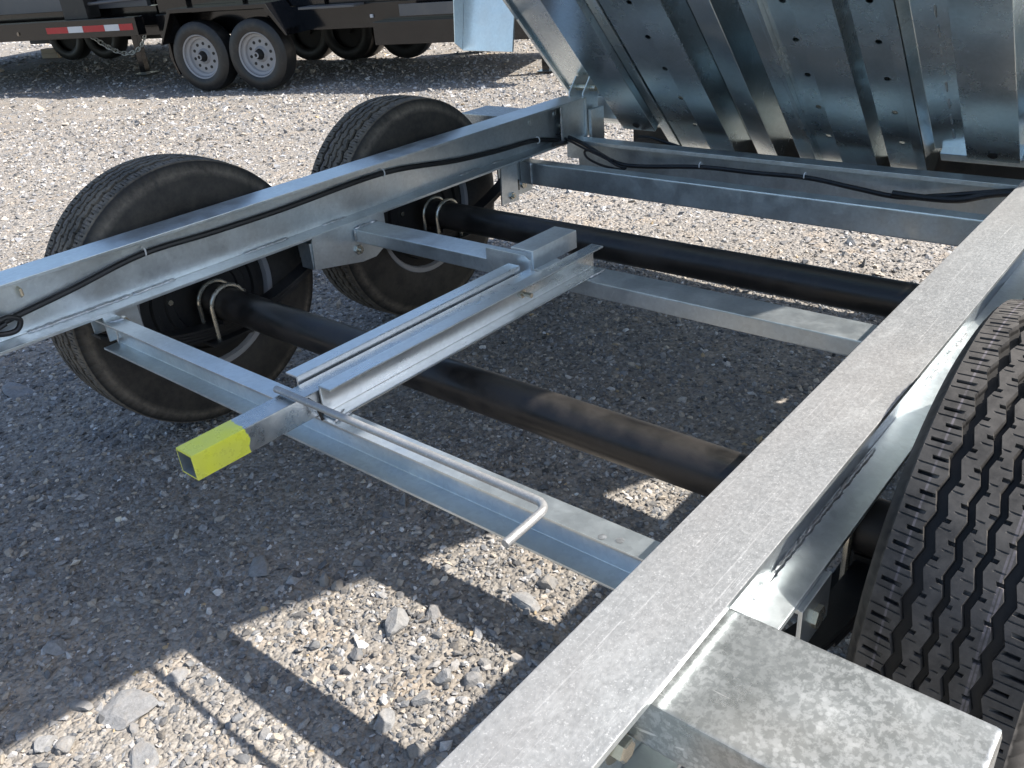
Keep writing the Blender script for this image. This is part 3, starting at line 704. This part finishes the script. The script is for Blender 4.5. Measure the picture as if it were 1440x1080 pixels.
# ---- tipping bed (local: x across, -y up the slope, z away from the underside)
TILT = 47
bed = MB().box(-1.0, 1.0, -3.35, .17, .130, .136).build('dump_bed', 'galv_bed', trailer)
bed.location = (0, 2.1, .524); bed.rotation_euler = (R(-TILT), 0, 0)
def bp(name, mb, mat='galv_bed', bevel=.0014): return mb.build(name, mat, bed, bevel=bevel)
L = -3.3
def holes_strip(x0, x1, xh, y0, y1, z, rad=.0095, pitch=.155, off=.033):
    """sheet strip in the z plane with round punched holes along x = xh"""
    mb = MB(); ys = []; k = 0
    y = -off
    while y > y1+pitch: ys.append(y); y -= pitch
    prev = y0; h = .03
    for yh in ys:
        if prev-(yh+h) > .001: mb.add([(x0, prev, z), (x1, prev, z), (x1, yh+h, z), (x0, yh+h, z)], [(0, 1, 2, 3)])
        n = 24; circ = []; outer = []
        for i in range(n):
            a = 2*math.pi*i/n; c_, s_ = math.cos(a), math.sin(a)
            circ.append((xh+rad*c_, yh+rad*s_, z))
            tx = ((x1-xh) if c_ > 0 else (xh-x0))/max(abs(c_), 1e-6); tyy = h/max(abs(s_), 1e-6); t = min(tx, tyy)
            outer.append((xh+c_*t, yh+s_*t, z))
        inner = [(p[0], p[1], z+.004) for p in circ]
        vs = outer+circ+inner
        fs = [(i, (i+1) % n, n+(i+1) % n, n+i) for i in range(n)]+[(n+i, n+(i+1) % n, 2*n+(i+1) % n, 2*n+i) for i in range(n)]
        # corners of the cell
        base = len(vs); cs = [(x1, yh+h, z), (x0, yh+h, z), (x0, yh-h, z), (x1, yh-h, z)]; vs += cs
        for ci, c_ in enumerate(cs):
            best = None
            for i in range(n):
                j = (i+1) % n; a, b = outer[i], outer[j]
                on_x = abs(a[0]-c_[0]) < 1e-6 or abs(b[0]-c_[0]) < 1e-6; on_y = abs(a[1]-c_[1]) < 1e-6 or abs(b[1]-c_[1]) < 1e-6
                if on_x and on_y and not (abs(a[0]-b[0]) < 1e-6 or abs(a[1]-b[1]) < 1e-6): best = (i, j)
            if best: fs.append((best[0], base+ci, best[1]))
        mb.add(vs, fs); prev = yh-h
    mb.add([(x0, prev, z), (x1, prev, z), (x1, y1, z), (x0, y1, z)], [(0, 1, 2, 3)])
    return mb
# main beams
for sgn in (-1, 1):
    x0, x1 = (-.690, -.545) if sgn < 0 else (.545, .690)
    mb = MB().ext([(x0, .0), (x1, .0), (x1, .129), (x0, .129)], 'y', L, 0.0)
    b_ = bp('bed_beam', mb, bevel=.003)
    # pin hole with dark bore near the foot
    xm = (x0+x1)/2; bo = MB().lathe([(0, 0), (0, .014), (.006, .0135), (.006, 0)], 24)
    o = bo.build('pin_hole', 'dark', bed); o.location = (xm, -.032, .0035); o.rotation_euler = (0, R(90), 0)
# stepped ledge by the left beam and its slit
bp('stiffener', MB().ext([(-.5435, .03), (-.497, .022), (-.493, .03), (-.493, .128), (-.5435, .128)], 'y', L, .155))
def channel(x0, x1, z, xh, y0, name='perforated_channel', flip=False):
    mb = holes_strip(x0, x1, xh, y0, L, z)
    o = mb.build(name, 'galv_bed', bed)
    MB().box(x0, x0+.004, L, y0, z+.0005, .129).box(x1-.004, x1, L, y0, z+.0005, .129).build('channel_flange', 'galv_bed', bed, bevel=.001)
    return o
channel(-.484, -.346, .022, -.375, .155); channel(.060, .148, .020, .119, .155); channel(.300, .388, .016, .354, .155)
bp('channel_face', MB().ext([(-.345, .002), (-.243, .0), (-.243, .128), (-.345, .128)], 'y', L, .155), bevel=.0012)
bp('channel_face', MB().ext([(.149, .002), (.266, .0), (.266, .128), (.149, .128)], 'y', L, .155), bevel=.0012)
bp('channel_face', MB().ext([(.389, .004), (.421, .0), (.421, .128), (.389, .128)], 'y', L, .155), bevel=.0012)
bp('stiffener', MB().ext([(.045, .002), (.0595, .0), (.0595, .128), (.045, .128)], 'y', L, .155), bevel=.002)
bp('stiffener', MB().ext([(-.180, .030), (-.098, .016), (-.095, .02), (-.095, .128), (-.180, .128)], 'y', L, .155), bevel=.002)
bp('stiffener', MB().ext([(-.005, .010), (.043, .006), (.043, .128), (-.005, .128)], 'y', L, .155), bevel=.002)
bp('web_plate', MB().ext([(.4235, .004), (.440, .040), (.544, .055), (.544, .128), (.4235, .128)], 'y', L, .02), bevel=.002)
bp('web_plate', MB().ext([(.267, .085), (.299, .080), (.299, .128), (.267, .128)], 'y', L, .155), bevel=.002)
bp('web_plate', MB().ext([(-.242, .10), (-.181, .09), (-.181, .128), (-.242, .128)], 'y', L, .155), bevel=.002)
yy = -.03
while yy > -.95:
    beads(bed, [((.284, yy, .081), (.284, yy-.045, .081)), ((.497, yy, .047), (.497, yy-.045, .047)), ((-.205, yy, .091), (-.205, yy-.02, .091)), ((.694, yy, .1), (.694, yy-.05, .1))], .0033); yy -= .075
# bed sides, edge lips, front wall, foot bar
for sgn in (-1, 1):
    x0, x1 = (-1.006, -1.0) if sgn < 0 else (1.0, 1.006)
    bp('side_wall', MB().box(x0, x1, -3.35, .06, .137, .70), bevel=.001)
    xa, xb = sorted((sgn*.985, sgn*1.0))
    bp('edge_lip', MB().box(xa, xb, -3.35, -.02, .118, .1295), bevel=.0015)
    xa, xb = sorted((sgn*.72, sgn*.955))
    bp('hinge_shoe', MB().ext([(-.02, .129), (-.02, .120), (.03, .060), (.05, .060), (.05, .129)], 'x', xa, xb), 'galv', .002)
bp('front_wall', MB().box(-1.0, 1.0, -3.356, -3.35, .137, .70), bevel=.001)
bp('foot_bar', MB().box(.46, .99, .012, .05, .02, .075), 'galv', .003)
# bed mounted fenders: sloped ends, flat top, outer skirt (profile in y', z')
FX = 1.262
def fender(sgn):
    prof = [(-.395, .030), (-.63, .352), (-1.97, .352), (-2.36, .030)]
    th = .004
    # sheet
    mb = MB(); up = prof; dn = []
    nrm = [Vector((-.32, -.23)).normalized(), Vector((0, -1)), Vector((0, -1)), Vector((.32, -.23)).normalized()]
    lo = [(-.402, .026), (-.634, .347), (-1.966, .347), (-2.353, .026)]
    x0, x1 = sorted((sgn*1.008, sgn*FX))
    mb.ext(up+lo[::-1], 'x', x0, x1)
    f_ = bp('fender', mb, 'galv', .001)
    sk = [(-.395, .030), (-.63, .352), (-1.97, .352), (-2.36, .030), (-2.30, .02), (-1.92, .275), (-.67, .275), (-.45, .02)]
    xa, xb = sorted((sgn*(FX+.0005), sgn*(FX+.0045)))
    bp('fender_skirt', MB().ext(sk, 'x', xa, xb), 'galv', .001)
    return f_
fender(-1); fender(1)
# hinge: lugs on the rails, black cross pipe and hoses
hinge = MB().lathe([(-.80, 0), (-.80, .03), (.80, .03), (.80, 0)], 24, (0, 2.075, .455)).build('hinge_pipe', 'black', trailer, smooth=True)
MB().box(-.80, .80, 2.012, 2.20, .30, .38).build('reflection_block', 'galv', trailer, bevel=.004)  # added out of sight below the bed foot, blocks its reflection of lit ground
MB().box(-.80, .80, 2.338, 2.39, .30, .50).build('rear_bar', 'black', trailer, bevel=.004)
for sgn in (-1, 1):
    for dx in (-.035, .03):
        MB().ext([(2.04, .50), (2.04, .66), (2.09, .715), (2.14, .69), (2.13, .48)], 'x', sgn*S+dx, sgn*S+dx+.006).build('hinge_lug', 'galv', trailer, bevel=.001)
    MB().lathe([(-.06, 0), (-.06, .012), (.06, .012), (.06, 0)], 16, (sgn*S, 2.092, .672)).build('hinge_pin', 'zinc', trailer, smooth=True)
    MB().box(min(sgn*.80, sgn*.815), max(sgn*.80, sgn*.815), 2.045, 2.13, .43, .60).build('hinge_plate', 'galv', trailer, bevel=.001)

# ------------------------------------------------------------------ black trailers in the yard behind
e1 = Vector((.9404, .3401, 0)); e2 = Vector((-.3401, .9404, 0)); ORG = Vector((-7.07, 4.2256, 0))
BANG = math.atan2(.3401, .9404)
def bgroot(name, label, s=0, off=0, da=0):
    o = empty(name, ORG+e1*s+e2*off); o.rotation_euler = (0, 0, BANG+da); tag(o, label, 'trailer', 'black dump trailers parked in the yard'); return o
BT = MB().lathe([(-.08, .19), (-.10, .215), (-.105, .26), (-.10, .30), (-.085, .325), (-.03, .333), (.03, .333), (.085, .325), (.10, .30), (.105, .26), (.10, .215), (.08, .19)], 48)
def bgwheel(root, x, y, face=True):
    """wheel whose outside faces local -y"""
    hub = MB().lathe([(-.06, 0), (-.06, .12), (.01, .12), (.015, .045), (.06, .04), (.06, 0)], 24).build('wheel', 'dark', root, smooth=True)
    hub.location = (x, y, .332); hub.rotation_euler = (0, 0, R(-90))
    t = MB(); t.v, t.f = list(BT.v), list(BT.f); t.build('tyre', 'black', hub, smooth=True, angle=50)
    if not face: MB().lathe([(-.02, 0), (-.02, .195), (.03, .195), (.03, 0)], 32).build('wheel_disc', 'dark', hub, smooth=True)
    if face:
        rimp = [(.092, .212), (.098, .205), (.092, .196), (.06, .186), (.05, .165), (.028, .158), (.03, .075), (.055, .055), (.05, .05), (.02, .07), (.018, .16), (.04, .18), (.08, .19)]
        rm = MB().lathe(rimp, 40).build('rim', 'silver', hub, smooth=True)
        for k in range(10):
            a = 2*math.pi*(k+.3)/10
            MB().lathe([(.0, 0), (.0, .015), (.004, .015), (.004, 0)], 12, (.0285, .118*math.cos(a), .118*math.sin(a))).build('vent_hole', 'dark', hub)
        MB().lathe([(.04, 0), (.04, .05), (.09, .036), (.11, .03), (.11, 0)], 20).build('hub_cap', 'dark', hub, smooth=True)
        MB().lathe([(.111, .018), (.118, .018), (.118, .028), (.111, .028)], 20, closed=True).build('grease_cap', 'silver', hub, smooth=True)
    return hub
def chain(par, pts, r_=.017, link=.046):
    P = smooth_path(pts, 20); acc = 0; k = 0; last = P[0]; mb = MB()
    for i in range(1, len(P)):
        seg = (P[i]-P[i-1]).length; acc += seg
        if acc >= link:
            acc -= link; d = (P[i]-P[i-1]).normalized(); u_ = d.cross(Vector((0, 0, 1)));
            if u_.length < .1: u_ = d.cross(Vector((1, 0, 0)))
            u_.normalize(); v_ = d.cross(u_)
            wv = (u_ if k % 2 else v_); wv = (wv+.4*(v_ if k % 2 else u_)).normalized(); k += 1
            loop = [P[i]+d*(.036*math.cos(a))+wv*(r_*1.35*math.sin(a)) for a in np.linspace(0, 2*math.pi, 11)]
            mb.tube(loop, r_*.42, 6, cap=False)
    o = mb.build('safety_chain', 'galv_bright', par, smooth=True, angle=80); o['kind'] = 'stuff'; return o
# A: the trailer showing its tandem wheels
A = bgroot('black_dump_trailer', 'gloss black dump trailer with twin grey rimmed wheels under an angular fender')
bgwheel(A, 0, .0); bgwheel(A, .675, .0)
fp = [(-.42, .46), (-.40, .46), (-.215, .745), (.87, .745), (1.06, .50), (1.085, .50), (.90, .785), (-.235, .785)]
fd = MB().ext([(x, z) for x, z in fp], 'y', -.13, .22).build('fender', 'bgblack', A, bevel=.004)
MB().ext([(-.42, .46), (-.40, .46), (-.40, .30), (-.36, .16), (-.38, .16), (-.44, .34)], 'y', -.02, .2).build('mud_flap', 'bgblack', A)
MB().box(-.66, 3.6, .24, .30, .72, 1.75).build('body_side', 'bgblack', A, bevel=.004)
MB().box(-.7, 3.6, .22, .31, .50, .715).build('frame_rail', 'bgblack', A, bevel=.004)
MB().box(-.66, 3.6, 1.75, 1.81, .72, 1.75).build('body_side', 'bgblack', A, bevel=.004)
MB().box(-.655, -.60, .301, 1.749, .722, 1.75).build('front_wall', 'bgblack', A)
MB().box(-.6, 3.6, .301, 1.749, .70, .718).build('floor_panel', 'bgblack', A)
for xk in (-.35, .33, 1.25, 2.1, 2.95): MB().box(xk, xk+.09, .195, .238, .72, 1.74).build('side_post', 'bgblack', A, bevel=.003)
MB().box(1.15, 1.75, .02, .22, .70, .72).build('step', 'bggrey', A, bevel=.003)
MB().box(1.9, 3.6, .05, .215, .36, .56).build('tool_box', 'bgblack', A, bevel=.006)
MB().box(2.2, 3.6, .03, .049, .60, .70).build('trim_rail', 'bggrey', A, bevel=.004)
MB().box(1.80, 1.83, .20, .219, .585, .615).build('marker_lamp', 'white', A, bevel=.004)
MB().box(-2.35, -.7, 1.0, 1.1, .46, .56).build('tongue', 'bgblack', A, bevel=.004)
MB().box(-1.95, -1.87, 1.14, 1.22, .02, .95).box(-2.03, -1.79, 1.06, 1.30, .012, .02).build('jack_leg', 'bgblack', A, bevel=.003)
bgwheel(A, 0.0, 1.95, False); bgwheel(A, .675, 1.95, False)
chain(A, [(-2.28, .75, .58), (-2.05, .85, .36), (-1.90, .95, .27), (-1.72, 1.0, .33), (-1.58, 1.02, .52)])
chain(A, [(-2.05, .95, .78), (-1.98, .95, .66), (-1.90, .95, .66), (-1.86, .95, .80), (-1.80, .95, .80), (-1.77, .95, .68)])
# B: trailer end with the red and white strip
B = bgroot('black_deck_trailer', 'black trailer with red and white reflective strip on its end bar', -.78, .0)
MB().box(-5.4, .0, 0, .12, .55, .725).build('end_bar', 'bgblack', B, bevel=.005)
x = -1.215
for wd, mt in ((.30, 'red'), (.205, 'white'), (.29, 'red'), (.195, 'white'), (.18, 'red')):
    MB().box(x+.002, x+wd-.002, -.004, -.0005, .605, .665).build('reflective_strip', mt, B); x += wd
MB().box(-5.4, -.06, .3, .36, .80, 1.7).build('body_panel', 'bggrey', B, bevel=.004)
MB().box(-1.02, -.70, .10, .29, .727, .93).build('lamp_box', 'black', B, bevel=.004)
MB().tube([(-.70, .16, .86), (.0, .16, .88)], .016, 10).build('pipe_rail', 'bggrey', B, smooth=True)
MB().box(-5.4, -2.3, .20, .29, .81, 1.5).build('body_panel', 'bgblack', B, bevel=.004)
MB().box(-5.4, -.1, .5, .6, .50, .60).build('frame', 'bgblack', B, bevel=.004)
MB().lathe([(-.006, 0), (-.006, .02), (.0, .02), (0, 0)], 14).build('bolt', 'wood', B).location = (-1.62, -.001, .62)
MB().box(-5.4, -.02, .37, 4.5, .605, .798).build('deck', 'bgblack', B, bevel=.004)
MB().box(-.08, -.02, .37, 4.5, .801, 1.7).build('body_panel', 'bgblack', B, bevel=.004)
for xx in (-3.8, -3.14):
    bgwheel(B, xx, 2.77, False)
MB().box(-4.8, -2.2, 2.95, 3.05, .22, .62).build('shade_panel', 'black', B, bevel=.004)  # added black panel behind the wheels, stands in for the underbody shade
# C: the next one behind
Ct = bgroot('black_dump_trailer', 'black trailer seen only as dark tyres below the frame of another', .6, 1.85)
bgwheel(Ct, 0.0, 0, False); bgwheel(Ct, .72, .0, False); bgwheel(Ct, 1.45, .35, False)
MB().box(-.6, 4.2, .15, .25, .52, .75).build('frame_rail', 'bgblack', Ct, bevel=.004)
MB().box(-.6, 4.2, .15, .22, .76, 1.8).build('body_side', 'bgblack', Ct, bevel=.004)
MB().box(-3.4, 4.2, 2.6, 2.7, .76, 1.8).build('body_side', 'bgblack', Ct, bevel=.004)
p = at(770, 100, 2, 0)
leg = (p-(ORG+e1*.6+e2*1.85)); lx, ly = leg.dot(e1), leg.dot(e2)
MB().box(lx-.04, lx+.03, ly-.04, ly+.04, .0, .75).box(lx-.08, lx+.07, ly-.08, ly+.08, .0, .012).build('jack_leg', 'bgblack', Ct, bevel=.003)
# block of timber
p = at(76, 81, 2, 0)
wb = MB().box(-.16, .16, -.07, .07, 0, .075).box(-.15, .15, -.07, .065, .0765, .135).build('timber_block', 'wood', None, bevel=.004, loc=(0, 0, 0))
wb.location = p; wb.rotation_euler = (0, 0, BANG)
tag(wb, 'pale timber blocks lying on the gravel under the black trailer', 'timber block')
